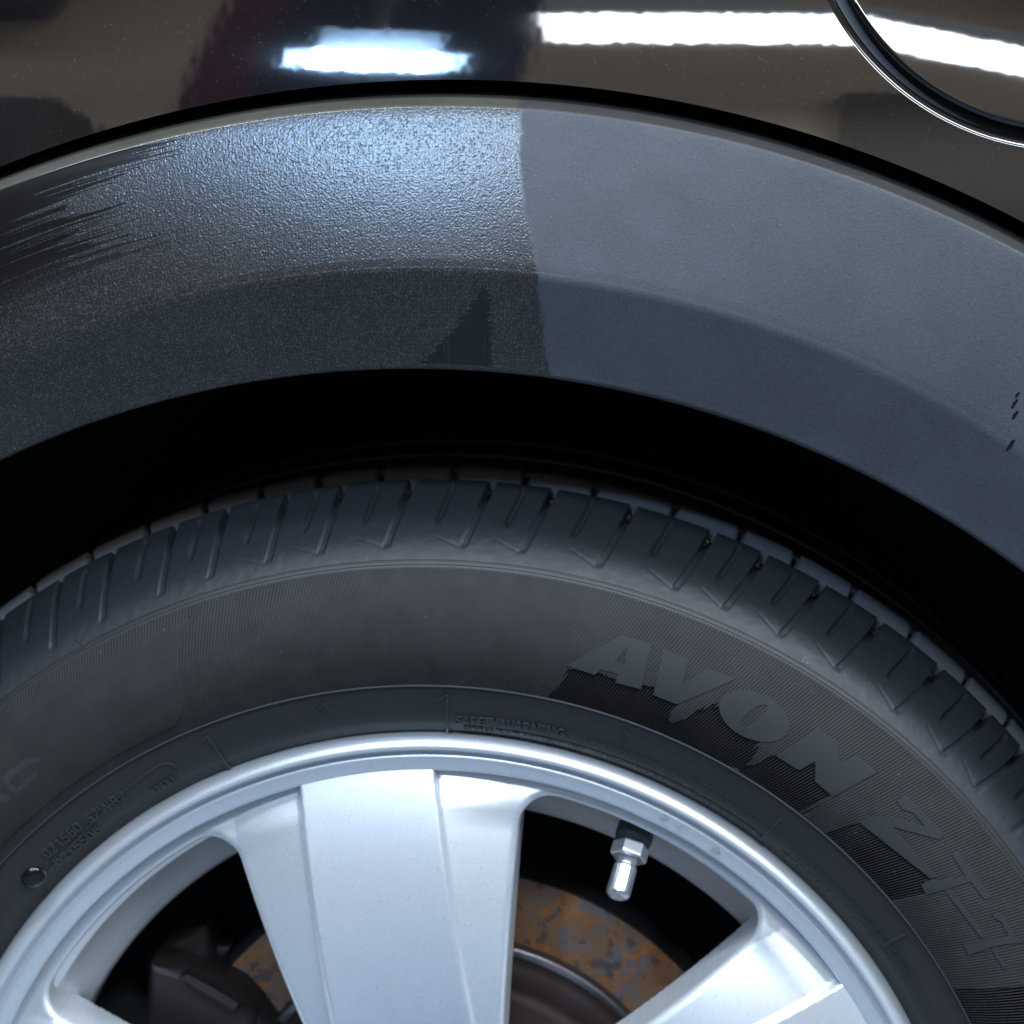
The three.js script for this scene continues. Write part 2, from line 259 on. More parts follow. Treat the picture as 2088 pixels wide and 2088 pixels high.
{ // wheel arch trim: lower face, crease, upper face, rounded lip
  const A0 = -1.25, A1 = 1.25, n = 900;
  // rows: [arc a, arc b, blend, z function]
  const row = (th) => {
    const I = at(arc.inner, th), C = at(arc.crease, th), T = at(arc.trimTop, th), L = at(arc.lipTop, th);
    const zi = 0.035, zc = 0.0435, zt = Math.min(zTop(...T), 0.044), zl = Math.min(zLip(...L), 0.032);
    const I3 = V(...I, zi), C3 = V(...C, zc), T3 = V(...T, zt), L3 = V(...L, zl), out = V(Math.sin(th), Math.cos(th), 0);
    const P = [], push = (p) => P.push(p);
    push(I3.clone().addScaledVector(out, 0.001).add(V(0, 0, -0.03)));
    push(I3.clone().addScaledVector(out, -0.0003).add(V(0, 0, -0.006)));
    for (let k = 0; k <= 6; k++) { const a = k / 6 * Math.PI / 2; push(I3.clone().addScaledVector(out, 0.0026 * (1 - Math.cos(a))).add(V(0, 0, -0.0026 * (1 - Math.sin(a))))); }
    const I4 = I3.clone().addScaledVector(out, 0.0026);
    const up = T3.clone().sub(C3), lu = up.length(); up.normalize(); const dn = I4.clone().sub(C3), ld = dn.length(); dn.normalize(); const w = 0.0022;
    const C0 = C3.clone().addScaledVector(dn, w);
    for (let k = 1; k < 22; k++) push(I4.clone().lerp(C0, k / 22));
    for (let k = 0; k <= 8; k++) { const t = k / 8; push(C3.clone().addScaledVector(dn, w * (1 - t) * (1 - t)).addScaledVector(up, w * t * t)); }   // soft crease
    for (let k = 1; k < 36; k++) { const t = lerp(w / lu, 1 - 0.0014 / lu, k / 36); const p = C3.clone().lerp(T3, t); p.z += 0.0011 * 4 * t * (1 - t); push(p); }
    row.lip = P.length;
    const lu2 = L3.clone().sub(T3).normalize();
    for (let k = 0; k <= 5; k++) { const t = k / 5; push(T3.clone().addScaledVector(up, -0.0014 * (1 - t) * (1 - t)).addScaledVector(lu2, 0.0014 * t * t)); }
    for (let k = 1; k <= 4; k++) push(T3.clone().lerp(L3, lerp(0.2, 0.92, k / 4)));
    for (let k = 1; k <= 5; k++) { const a = k / 5 * Math.PI / 2; push(T3.clone().lerp(L3, 0.92).addScaledVector(lu2, 0.0018 * Math.sin(a)).add(V(0, 0, -0.0025 * (1 - Math.cos(a))))); }
    push(L3.clone().add(V(0, 0, -0.016)));
    return P;
  };
  const rows = []; for (let i = 0; i <= n; i++) rows.push(row(lerp(A0, A1, i / n)));
  const m = Math.min(...rows.map(r => r.length));
    // arc length across the section at the top of the arch: v in metres
  const mid = rows[n / 2], vs = [0]; for (let j = 1; j < m; j++) vs.push(vs[j - 1] + mid[j].distanceTo(mid[j - 1]));
  const v0 = vs[8] - 0.004, VS = vs[m - 1] - v0;
  const SP = 2 * 0.30;       // the texture spans +-0.30 rad... in radians about the hub
  const TH = 0.62;           // half angle covered by the surface texture
  // where a pixel of the trim lies in (theta, v)
  const byMid = (th, r) => { // invert radius -> v along the section at that angle
    const i = Math.round((th - A0) / (A1 - A0) * n), q = rows[clamp(i, 0, n)]; let best = 0, bd = 1;
    for (let j = 8; j < m - 1; j++) { const rr = Math.hypot(q[j].x, q[j].y - HUB), d = Math.abs(rr - r); if (d < bd) { bd = d; best = j; } }
    return vs[best];
  };
  const toUV = (u, v) => { const p = onSurf(u, v, (x, y) => { const th = Math.atan2(x, y - HUB), r = Math.hypot(x, y - HUB), rc = reach(arc.crease, th), ri = reach(arc.inner, th), rt = reach(arc.trimTop, th); return r < rc ? lerp(0.035, 0.0435, (r - ri) / (rc - ri)) : lerp(0.0435, 0.018, (r - rc) / (rt - rc)); }); const th = Math.atan2(p.x, p.y - HUB); return [(th + TH) / (2 * TH), (byMid(th, Math.hypot(p.x, p.y - HUB)) - v0) / VS]; };
  const W = 2048, H = 512, VL = (vs[row.lip + 2] - v0) / VS * H;
  // edge of the dressing film, the wiped streaks and the bare wedge
  const film = [[1058, 200], [1064, 330], [1072, 430], [1088, 520], [1100, 600], [1110, 690], [1118, 770]].map(p => toUV(...p));
  const filmU = v => { if (v >= film[0][1]) return film[0][0]; for (let k = 1; k < film.length; k++) if (v >= film[k][1]) return lerp(film[k][0], film[k - 1][0], (v - film[k][1]) / (film[k - 1][1] - film[k][1] || 1)); return film[film.length - 1][0]; };
  const wedge = [[988, 585], [975, 600], [958, 632], [935, 660], [905, 695], [880, 725], [858, 760], [1000, 765], [1002, 700], [1000, 650], [996, 600]].map(p => { const q = toUV(...p); return [q[0] * W, q[1] * H]; });
  const inPoly = (P, x, y) => { let c = false; for (let i = 0, j = P.length - 1; i < P.length; j = i++) if ((P[i][1] > y) !== (P[j][1] > y) && x < (P[j][0] - P[i][0]) * (y - P[i][1]) / (P[j][1] - P[i][1]) + P[i][0]) c = !c; return c; };
  const s0 = toUV(0, 520), s1 = toUV(0, 400), s2 = toUV(390, 380), s3 = toUV(0, 640);
  const drips = [[2071, 800, 4, 9], [2068, 815, 5, 14], [2066, 845, 5, 13], [2060, 908, 6, 17]].map(p => { const q = toUV(p[0], p[1]); return [q[0] * W, q[1] * H, p[2] * 0.5, p[3] * 0.6]; });
  const mask = new Float32Array(W * H * 2);
  for (let y = 0; y < H; y++) for (let x = 0; x < W; x++) {
    const k = (y * W + x) * 2, v = y / H, e = filmU(v) * W;
    let f = sstep(4, -4, x - e + 5 * (fbm(x / 6, y / 6, 2) - 0.5) + 7 * (fbm(2.2, y / 40, 3) - 0.5));       // 1 = dressed
    let wipe = 0;
    if (f > 0) {
      // streaks drawn along the arch at the far end
      const U = x / W, ends = lerp(s0[0], s2[0], 0.25 + 1.05 * vnoise(3.1, y / 2.1) * (0.35 + 0.65 * vnoise(8.2, y / 37)));
      const band = sstep(s3[1] - 0.06, s0[1] - 0.02, v) * sstep(s1[1] + 0.12, s1[1] + 0.03, v);
      const line = vnoise(U * 11 + 5, y / 1.25) * 0.62 + vnoise(U * 4, y / 4.5) * 0.5;
      const near = clamp((ends - U) / (s2[0] - s0[0]) * 1.5);
      wipe = sstep(0.50, 0.62, line + 0.48 * near - 0.03) * band * (U < ends ? 1 : 0);
      const jx = x + 7 * (fbm(x / 3, y / 3, 2) - 0.5) + 16 * (vnoise(0.5, y / 1.6) - 0.5);
      if (inPoly(wedge, jx, y)) wipe = Math.max(wipe, 1 - 0.6 * (vnoise(x / 1.6, y / 40) > 0.86));
    }
    for (const [dx, dy, a, b] of drips) { const q = ((x - dx) / a) ** 2 + ((y - dy) / b) ** 2; if (q < 1) { f = 1; wipe = 1; } }
    mask[k] = f; mask[k + 1] = wipe;
  }
  const grain = (x, y) => vnoise(x / 1.2 + 0.3, y / 1.2 + 0.7);
  const g = (x, y) => { // cells of the moulded grain, about 0.5 mm
    return 0.4 * vnoise(x / 1.9, y / 2.0) + 0.6 * vnoise(x / 1.1 + 40, y / 1.15);
  };
  const map = tex(W, H, (x, y) => {
    const k = (y * W + x) * 2, f = mask[k], w = mask[k + 1], c2 = grain(x, y), n = fbm(x / 90, y / 60, 5), s = hash(x, y), sc = 0.010 * (hash(x >> 1, y >> 1) - 0.5);
    const dry = 0.036 + 0.015 * (n - 0.5) + 0.010 * (grain(x, y) - 0.5) + sc + (s > 0.9996 ? 0.12 : 0), wet = 0.010 + 0.006 * n + 0.040 * sstep(0.55, 0.95, grain(x, y)), wip = 0.004;
    const a = y > VL ? 0.034 : lerp(dry, lerp(wet, wip, w), f);
    if (y > VL) { const q = x / W < film[0][0] ? 0.62 : 0.45, e = 0.6 + 0.5 * n + 0.35 * c2; return [toS(0.105 * q * e), toS(0.098 * q * e), toS((x / W < film[0][0] ? 0.080 : 0.094) * q * e)]; }
    const tb = lerp(0.25, -0.02, f), tr = lerp(0.10, -0.06, f); return [toS(a * (1 - tr)), toS(a * 0.97), toS(a * (1 + tb))];
  }, true, THREE.MirroredRepeatWrapping);
  const rough = tex(W, H, (x, y) => { const k = (y * W + x) * 2, f = mask[k], w = mask[k + 1]; const r = lerp(0.62 + 0.08 * (fbm(x / 50, y / 50, 3) - 0.5), lerp(0.25, 0.16, w), f); return [0, y > VL ? 0.32 : r, 0]; }, false, THREE.MirroredRepeatWrapping);
  const bump = tex(W, H, (x, y) => {
    const k = (y * W + x) * 2, f = mask[k], w = mask[k + 1];
    if (y > VL) return 0.5 + 0.05 * (g(x, y) - 0.5);
    const fine = 0.55 * hash(x, y) + 0.45 * vnoise(x / 1.7, y / 1.7), spike = hash(x + 911, y + 77);
    const dry = 0.5 + 0.30 * (grain(x, y) - 0.5) + 0.10 * (fine - 0.5);
    const c2 = grain(x, y), wet = 0.40 + 0.24 * (c2 - 0.5) + 0.30 * sstep(0.72, 0.95, vnoise(x / 1.3 + 31, y / 1.3 + 57)), wip = 0.30 + 0.02 * (fine - 0.5);
    return lerp(dry, lerp(wet, wip, w), f);
  }, false, THREE.MirroredRepeatWrapping);
  M.trim = std({ map, roughnessMap: rough, roughness: 1, metalness: 0, bumpMap: bump, bumpScale: 0.00022 });
  const G = grid(n, m - 1, (i, j) => { const p = rows[i][j]; return [p.x, p.y, p.z]; }, (i, j) => { const th = lerp(A0, A1, i / n); return [(th + TH) / (2 * TH), (vs[j] - v0) / VS]; }, true);
  put('wheel_arch_trim', G, M.trim, car, 'grained grey plastic wheel arch trim, one half dressed dark and shiny');
  // black rubber seal lying in the gap between trim and paint
  const sealRow = th => { const L = at(arc.lipTop, th), B = at(arc.bodyEdge, th, 0.002); return [[...L, Math.min(zLip(...L), 0.032) - 0.004], [...B, zBody(...B) - 0.010]]; };
  put('rubber_seal', grid(500, 8, (i, j) => { const [a, b] = sealRow(lerp(-1.1, 1.1, i / 500)), t = j / 8; return [lerp(a[0], b[0], t), lerp(a[1], b[1], t), lerp(a[2], b[2], t) + 0.004 * Math.sin(Math.PI * t) - 0.002]; }), M.seal, car, 'black rubber seal between trim and paint');
  // wheel house: a dark liner arch and its back wall
  put('wheel_house_liner', grid(120, 6, (i, j) => { const th = lerp(-1.6, 1.6, i / 120), r = reach(arc.inner, th) + 0.006 + 0.012 * Math.min(1, j / 2), z = lerp(0.03, -0.30, j / 6); return [r * Math.sin(th), HUB + r * Math.cos(th), z]; }), M.liner, car, 'black wheel house liner');
  put('wheel_house_wall', new THREE.CircleGeometry(0.42, 64).translate(0, HUB, -0.29), M.liner, car, 'black inner wall of the wheel house');
}

// ------------------------------------------------------------------ wheel
const wheel = new THREE.Group(); wheel.name = 'wheel'; wheel.position.set(0, HUB, 0); wheel.userData.label = 'silver alloy wheel with a black tyre'; car.add(wheel);
// sidewall section, r -> z
const SW = smoothProfile([[0.2085, -0.008], [0.2140, -0.0035], [0.2185, 0.0020], [0.2260, 0.0078], [0.2380, 0.0120], [0.2500, 0.0142], [0.2620, 0.0130], [0.2740, 0.0088], [0.2860, 0.0020], [0.2950, -0.0062], [0.3030, -0.0165], [0.3090, -0.0275], [0.3128, -0.0385]], 200);
const zSW = r => { if (r <= SW[0][0]) return SW[0][1]; for (let i = 1; i < SW.length; i++) if (r <= SW[i][0]) { const t = (r - SW[i - 1][0]) / (SW[i][0] - SW[i - 1][0]); return lerp(SW[i - 1][1], SW[i][1], t); } return SW[SW.length - 1][1]; };
const swN = r => { const e = 0.0008, d = (zSW(r + e) - zSW(r - e)) / (2 * e), l = Math.hypot(1, d); return [-d / l, 1 / l]; };   // (radial, axial) outward
const onTyre = (u, v) => { const p = onSurf(u, v, (x, y) => zSW(Math.hypot(x, y - HUB))); return { th: Math.atan2(p.x, p.y - HUB), r: Math.hypot(p.x, p.y - HUB), p }; };
const SKEW = 0.40, RK = 0.27;            // moulded ribs run 22 degrees off radial
const phi = (th, r) => th - SKEW * Math.log(r / RK), theta = (ph, r) => ph + SKEW * Math.log(r / RK);
const sw = (th, r, off) => { const [nr, nz] = swN(r), R = r + nr * off; return [R * Math.sin(th), R * Math.cos(th), zSW(r) + nz * off]; };
const R_LINE = 0.2385, R_RIDGE = 0.2862;

{ // base of the tyre: bead band below the line, inner lining, far sidewall and crown base
  const prof = []; for (let i = 0; i <= 40; i++) { const r = lerp(0.2085, R_LINE - 0.0002, i / 40); prof.push([r, zSW(r) - 0.0010 - 0.0010 * sstep(0.222, 0.2175, r)]); }
  for (let i = 0; i <= 10; i++) { const r = lerp(R_LINE, 0.30, i / 10); prof.push([r, zSW(r) - 0.0022]); }
  prof.push([0.304, -0.0275], [0.3055, -0.045], [0.3055, -0.135], [0.300, -0.165], [0.262, -0.189], [0.225, -0.183], [0.2085, -0.170]);
  put('tyre', lathe(prof, 720), M.rubber, wheel, 'black tyre carcass and bead band');
}
{ // ribbed sidewall band, ribs as relief; plain panels and the deep cut shadow fields of the lettering
  const lp = [[412, 1246], [388, 1272], [366, 1310], [360, 1350], [366, 1395], [374, 1425], [372, 1455], [355, 1488], [325, 1515], [300, 1535]].map(p => onTyre(...p)).sort((a, b) => a.r - b.r);
  const panelTh = r => { if (r <= lp[0].r) return -9; for (let i = 1; i < lp.length; i++) if (r <= lp[i].r) return lerp(lp[i - 1].th, lp[i].th, (r - lp[i - 1].r) / (lp[i].r - lp[i - 1].r)); return -9; };
  const fields = [
    [[1112, 1430], [1146, 1390], [1158, 1367], [1215, 1372], [1262, 1392], [1330, 1403], [1345, 1422], [1382, 1432], [1362, 1470], [1374, 1480], [1440, 1445], [1470, 1436], [1490, 1480], [1520, 1505], [1552, 1511], [1535, 1535], [1508, 1568], [1440, 1555], [1250, 1500]],
    [[1582, 1541], [1628, 1568], [1663, 1550], [1664, 1590], [1698, 1622], [1628, 1661], [1600, 1660], [1500, 1590], [1505, 1567]],
    [[1755, 1677], [1679, 1701], [1700, 1760], [1813, 1839], [1886, 1823], [1897, 1788]],
    [[1937, 2016], [2100, 2012], [2110, 2110], [1960, 2110]],
  ].map(F => F.map(p => { const q = onTyre(...p); return [q.th, q.r]; }));
  const inside = (F, x, y) => { let c = false; for (let i = 0, j = F.length - 1; i < F.length; j = i++) if ((F[i][1] > y) !== (F[j][1] > y) && x < (F[j][0] - F[i][0]) * (y - F[i][1]) / (F[j][1] - F[i][1]) + F[i][0]) c = !c; return c; };
  const NR = 1275, per = 2 * Math.PI / NR, cols = 6, rows = 96, a0 = Math.floor(-1.08 / per), a1 = Math.ceil(1.2 / per), n = (a1 - a0) * cols;
  const P = [], C = [], U = [], I = [];
  for (let j = 0; j <= rows; j++) {
    const r = lerp(R_LINE, R_RIDGE - 0.0005, j / rows), pt = panelTh(r);
    for (let i = 0; i <= n; i++) {
      const ph = (a0 + i / cols) * per, th = theta(ph, r), w = 0.5 - 0.5 * Math.cos(2 * Math.PI * i / cols), id = Math.floor(a0 + i / cols);
      let ribs = 1, deep = 0;
      if (th < pt && !(r < 0.2432 && r > R_LINE) && !(r > 0.2800 - 0.004 * clamp((-0.36 - th) / 0.2) && r < 0.2835 && th < -0.36)) ribs = 0;
      for (let f = 0; f < 4; f++) {
        const jt = th + (f < 2 ? 0.010 * (hash(id, 5) - 0.5) : 0.0), ins = inside(fields[f], jt, r);
        if (ins) deep = f === 2 ? 0.45 + 0.55 * clamp(Math.abs((th - 0.735) / 0.05)) : 1;
      }
      if (r > R_RIDGE - 0.003) ribs *= sstep(R_RIDGE - 0.0005, R_RIDGE - 0.003, r);
      const h = ribs ? (deep ? w * w * w : w) : 2.8, amp = (th < pt && r > 0.27 ? 0.00010 : 0.00016) + 0.00155 * deep;
      P.push(...sw(th, r, (h - 1) * amp));
      const t = 0.0125 + 0.0085 * (fbm(th * 40, r * 160, 4) - 0.5) , s = 1 + (hash(i >> 1, j * 7) > 0.99985 ? 5 : 0);
      C.push(t * s * 1.04, t * s * 0.95, t * s * 0.94); U.push(th * 0.27 * 5, r * 5);
    }
  }
  for (let j = 0; j < rows; j++) for (let i = 0; i < n; i++) { const a = j * (n + 1) + i, c = a + n + 1; I.push(a, c, a + 1, a + 1, c, c + 1); }
  const g = new THREE.BufferGeometry(); g.setAttribute('position', new THREE.Float32BufferAttribute(P, 3)); g.setAttribute('color', new THREE.Float32BufferAttribute(C, 3)); g.setAttribute('uv', new THREE.Float32BufferAttribute(U, 2)); g.setIndex(I); g.computeVertexNormals();
  put('sidewall_band', g, M.rubberRib, wheel, 'finely ribbed rubber sidewall band with a plain panel');
  // the rest of the band, out of sight
  const prof = []; for (let k = 0; k <= 16; k++) { const r = lerp(R_LINE, R_RIDGE, k / 16); prof.push([r, zSW(r)]); }
  put('sidewall_band', lathe(prof, 200, 1.2, 2 * Math.PI - 1.08), M.rubber, wheel);
  // two raised hoops: the thin bright line above the bead band, and the ridge under the shoulder
  const hoop = (r, w, h) => { const q = []; for (let k = 0; k <= 8; k++) { const t = k / 8, R = r + w * (t - 0.5), [nr, nz] = swN(R), o = h * Math.sin(Math.PI * t) - 0.0002; q.push([R + nr * o, zSW(R) + nz * o]); } return lathe(q, 720); };
  put('raised_hoop', hoop(R_LINE - 0.0001, 0.0011, 0.0006), M.rubberSmooth, wheel);
  put('raised_hoop', hoop(R_RIDGE - 0.0004, 0.0034, 0.0003), M.rubber, wheel);
}

{ // shoulder of the tread: one mesh per block, cut by slanting grooves
  const tops = [[5, 1268], [127, 1203], [232, 1143], [357, 1092], [462, 1057], [584, 1027], [695, 1011], [835, 997], [997, 1000], [1125, 1008], [1283, 1046], [1441, 1100], [1549, 1141], [1663, 1203], [1787, 1273], [1903, 1370], [2012, 1457]]
    .map(p => { const q = onSurf(...p, () => -0.035); return phi(Math.atan2(q.x, q.y - HUB), Math.hypot(q.x, q.y - HUB)); });
  const cut = [...tops];
  { const end = tops[0] + 2 * Math.PI; let p = tops[tops.length - 1], k = 0; const steps = [0.066, 0.078, 0.071, 0.085]; while (p + 0.1 < end) { p += steps[k++ % 4]; cut.push(p); } cut[cut.length - 1] = (cut[cut.length - 2] + end) / 2; cut.push(end); }
  const prof = smoothProfile([[R_RIDGE + 0.0012, zSW(R_RIDGE + 0.0012)], [0.2950, -0.0062], [0.3030, -0.0165], [0.3090, -0.0275], [0.3116, -0.0350], [0.3124, -0.0395]], 80);
  const sl = [0]; for (let i = 1; i < prof.length; i++) sl.push(sl[i - 1] + Math.hypot(prof[i][0] - prof[i - 1][0], prof[i][1] - prof[i - 1][1]));
  const SL = sl[sl.length - 1];
  const at_ = s => { let i = 1; while (i < sl.length - 1 && sl[i] < s) i++; const t = (s - sl[i - 1]) / (sl[i] - sl[i - 1]); const r = lerp(prof[i - 1][0], prof[i][0], t), z = lerp(prof[i - 1][1], prof[i][1], t), dr = prof[i][0] - prof[i - 1][0], dz = prof[i][1] - prof[i - 1][1], l = Math.hypot(dr, dz); return [r, z, -dz / l, dr / l]; };
  const rim = (x, w, soft) => sstep(w + soft, w, Math.abs(x));
  for (let b = 0; b + 1 < cut.length; b++) {
    const seen = b < tops.length, w = cut[b + 1] - cut[b], nu = seen ? 64 : 24, nv = seen ? 78 : 24, ms = lerp(0.50, 0.56, hash(b, 3));
    const g = grid(nu, nv, (i, j) => {
      const s = SL * j / nv, t = i / nu, f = s / SL, [r, z, nr, nz] = at_(s), ph = cut[b] + w * t, a = t * w * r, A = (1 - t) * w * r, e = Math.min(a, A);   // distance to the grooves left and right
      // main groove: narrow and deep at the top, broad and shallow below
      const deep = lerp(0.0006, 0.0062, sstep(0.50, 0.88, f)) * sstep(0.10, 0.17, f), half = lerp(0.0010, 0.0012, f);
      let d = deep * rim(e, half, lerp(0.0009, 0.0004, f));
      // short blind groove in the middle
      const c = Math.abs(t - ms) * w * r, env = sstep(0.34, 0.44, f) * sstep(0.90, 0.80, f);
      d += 0.0013 * env * rim(c, lerp(0.0003, 0.0008, env), 0.0007);
      // fine hooked line at the foot of the groove on the right
      const hx = (t - 1) * w * r, line = 0.0055 - hx * 0.42; d += 0.00016 * (hx < -0.001 && hx > -0.0135 ? 1 : 0) * sstep(0.0007, 0.0002, Math.abs(s - line));
      // rounded shoulder edge at the top
      d += 0.0016 * sstep(0.955, 1.0, f);
      d -= 0.00022 * (fbm(ph * 90, s * 300, 3) - 0.5);
      const th = theta(ph, r), R = r - nr * d, Z = z - nz * d; return [R * Math.sin(th), R * Math.cos(th), Z];
    }, (i, j) => [(cut[b] + w * i / nu) * 0.3 * 5, SL * j / nv * 5], true);
    put('tread_block', g, M.tread, wheel);
    // second row of blocks behind the thin rim groove
    const c0 = lerp(cut[b], cut[b + 1], 0.44), nx = b + 2 < cut.length ? cut[b + 2] : cut[1] + 2 * Math.PI, c1 = lerp(cut[b + 1], nx, 0.44), W2 = c1 - c0, mu = seen ? 26 : 10;
    const sec = [[0.3060, -0.0408], [0.3104, -0.0408], [0.3117, -0.0413], [0.3130, -0.0424], [0.3141, -0.0438], [0.3147, -0.0455], [0.3150, -0.0480], [0.3150, -0.0520], [0.3143, -0.0535], [0.3060, -0.0538]];
    const g2 = grid(mu, sec.length - 1, (i, j) => { const t = i / mu, [r, z] = sec[j], th = c0 + 0.0 + W2 * t + SKEW * Math.log(0.313 / RK) + 0.004, e = Math.min(t, 1 - t) * W2 * 0.31, drop = 0.0065 * (1 - sstep(0.0004, 0.0016, e)); const R = Math.max(0.3066, r - drop); return [R * Math.sin(th), R * Math.cos(th), z]; }, (i, j) => [i / mu * 0.1, j * 0.01], true);
    put('tread_block', g2, M.treadWorn, wheel);
  }
  // inner tread rows
  for (const [z0, z1] of [[-0.0600, -0.0860], [-0.0930, -0.1180], [-0.1250, -0.1500]])
    put('tread_rib', lathe([[0.3050, z0], [0.3116, z0], [0.3126, z0 - 0.002], [0.3126, z1 + 0.002], [0.3116, z1], [0.3050, z1]], 480), M.rubber, wheel);
}

// raised patches on the sidewall from outlines on the photograph
function patch(outline, hole, off, drop = 0.0012, edge = 9) {
  const s = new THREE.Shape(outline.map(p => new THREE.Vector2(p[0], -p[1]))); if (hole) s.holes.push(new THREE.Path(hole.map(p => new THREE.Vector2(p[0], -p[1]))));
  let g = new THREE.ShapeGeometry(s, 24).toNonIndexed(); g.deleteAttribute('uv'); g.deleteAttribute('normal'); g = new TessellateModifier(edge, 8).modify(g);
  const P = g.attributes.position, top = [], nrm = [];
  const nor = (x, y) => { const q = onTyre(x, -y), n = swN(q.r); return [n[0] * Math.sin(q.th), n[0] * Math.cos(q.th), n[1]]; };
  const map = (x, y, o) => { const q = onTyre(x, -y); return sw(q.th, q.r, o); };
  for (let i = 0; i < P.count; i++) { top.push(...map(P.getX(i), P.getY(i), off)); nrm.push(...nor(P.getX(i), P.getY(i))); }
  const out = new THREE.BufferGeometry(); out.setAttribute('position', new THREE.Float32BufferAttribute(top, 3)); out.setAttribute('normal', new THREE.Float32BufferAttribute(nrm, 3));
  const list = [out];
  for (const L of [outline, hole]) if (L) {
    const pts = []; for (let i = 0; i < L.length; i++) { const a = L[i], b = L[(i + 1) % L.length], n = Math.max(1, Math.ceil(Math.hypot(b[0] - a[0], b[1] - a[1]) / edge)); for (let k = 0; k < n; k++) pts.push([lerp(a[0], b[0], k / n), -lerp(a[1], b[1], k / n)]); }
    const q = []; for (let i = 0; i < pts.length; i++) { const a = pts[i], b = pts[(i + 1) % pts.length], A = map(...a, off), B = map(...b, off), c = map(...a, off - drop), d = map(...b, off - drop); q.push(...A, ...B, ...c, ...B, ...d, ...c); }
    const w = new THREE.BufferGeometry(); w.setAttribute('position', new THREE.Float32BufferAttribute(q, 3)); w.computeVertexNormals(); list.push(w);
  }
  const m = mergeGeometries(list); const u = new Float32Array(m.attributes.position.count * 2); for (let i = 0; i < u.length / 2; i++) { u[2 * i] = m.attributes.position.getX(i) * 5; u[2 * i + 1] = m.attributes.position.getY(i) * 5; }
  m.setAttribute('uv', new THREE.BufferAttribute(u, 2));
  return m;
}
const ell = (cx, cy, a, b, rot, n = 40) => Array.from({ length: n }, (_, i) => { const t = i / n * 2 * Math.PI, x = a * Math.cos(t), y = b * Math.sin(t), c = Math.cos(rot), s = Math.sin(rot); return [cx + x * c - y * s, cy + x * s + y * c]; });
const z3 = L => L.map(([x, y]) => [1600 + x / 3.803, 1580 + y / 3.803]), l3 = L => L.map(([x, y]) => [x / 3.22, 1300 + y / 3.22]);
const LETTERS = [
  ['A', [[1156, 1357], [1266, 1295], [1328, 1313], [1307, 1405], [1255, 1392], [1259, 1374], [1226, 1365], [1212, 1376]], [[1280, 1318], [1253, 1351], [1274, 1355]]],
  ['V', [[1353, 1324], [1404, 1345], [1392, 1394], [1444, 1363], [1502, 1384], [1380, 1436], [1332, 1417]]],
  ['O', ell(1538, 1460, 76, 47, 0.42), ell(1537, 1460, 34, 12.5, -0.66, 24)],
  ['N', [[1582, 1541], [1667, 1483], [1707, 1514], [1713, 1556], [1746, 1539], [1789, 1574], [1698, 1624], [1662, 1593], [1663, 1552], [1628, 1570]]],
  ['Z', z3([[870, 200], [905, 168], [950, 165], [1240, 465], [1190, 498], [835, 402], [1185, 790], [1125, 800], [585, 372], [640, 322], [850, 325], [1085, 395], [1000, 295], [905, 265]])],
  ['T', z3([[1295, 615], [1350, 600], [1470, 775], [1610, 950], [1545, 965], [1440, 825], [1270, 880], [1100, 928], [1060, 860], [1090, 825], [1400, 790]])],
  ['I', z3([[1240, 895], [1280, 880], [1570, 1255], [1522, 1262]])],
  ['seven', z3([[1605, 1085], [1700, 1075], [1780, 1250], [1856, 1300], [1720, 1310], [1600, 1335], [1430, 1395], [1380, 1320], [1600, 1272], [1735, 1250], [1680, 1140], [1640, 1120]])],
  ['one', z3([[1600, 1350], [1625, 1342], [1725, 1500], [1700, 1510]])],
  ['S', l3([[15, 925], [60, 875], [180, 790], [275, 785], [255, 825], [190, 832], [95, 905], [65, 945], [110, 990], [215, 895], [240, 865], [255, 880], [235, 912], [112, 1025], [70, 1010]])],
  ['stroke', l3([[-30, 1030], [20, 1025], [72, 1052], [38, 1092], [-30, 1060]])],
];
for (const [ch, o, h] of LETTERS) put('raised_letter', patch(o, h, ch.length > 1 || 'ZTIS'.includes(ch) ? 0.00035 : 0.00025), 'Sstroke'.includes(ch) ? M.rubber : M.rubberSmooth, wheel, 'raised smooth rubber letter on the sidewall');
const strokePoly = (a, b, w) => { const dx = b[0] - a[0], dy = b[1] - a[1], l = Math.hypot(dx, dy), x = -dy / l * w, y = dx / l * w; return [[a[0] + x, a[1] + y], [b[0] + x, b[1] + y], [b[0] - x, b[1] - y], [a[0] - x, a[1] - y]]; };
for (const [a, b, w] of [[[912, 1416], [912, 1496], 2.2], [[422, 1502], [470, 1570], 2.2], [[890, 1432], [912, 1416], 1.6], [[405, 1520], [422, 1500], 1.6], [[645, 1452], [660, 1434], 1.5], [[660, 1434], [672, 1452], 1.5], [[1262, 1512], [1276, 1490], 1.5], [[1276, 1490], [1288, 1514], 1.5], [[1590, 1672], [1548, 1715], 2.0], [[1846, 1905], [1800, 1930], 2.0]])
  put('mould_line', patch(strokePoly(a, b, w), null, -0.0002, 0.0012, 14), M.rubberText, wheel);
// outlined date and code box
const boxL = [[100, 1775], [178, 1690], [262, 1605], [322, 1562], [338, 1558], [356, 1562], [368, 1572], [372, 1590]];
for (let i = 0; i + 1 < boxL.length; i++) put('mould_line', patch(strokePoly(boxL[i], boxL[i + 1], 1.5), null, -0.0002, 0.0012, 14), M.rubberText, wheel);
// triangles moulded on the shoulder foot
for (const T of [[[152, 1302], [172, 1318], [152, 1330]], [[1636, 1348], [1648, 1355], [1640, 1340]]]) for (let i = 0; i < 3; i++) put('mould_line', patch(strokePoly(T[i], T[(i + 1) % 3], 1.3), null, 0.0003, 0.001, 14), M.rubberText, wheel);

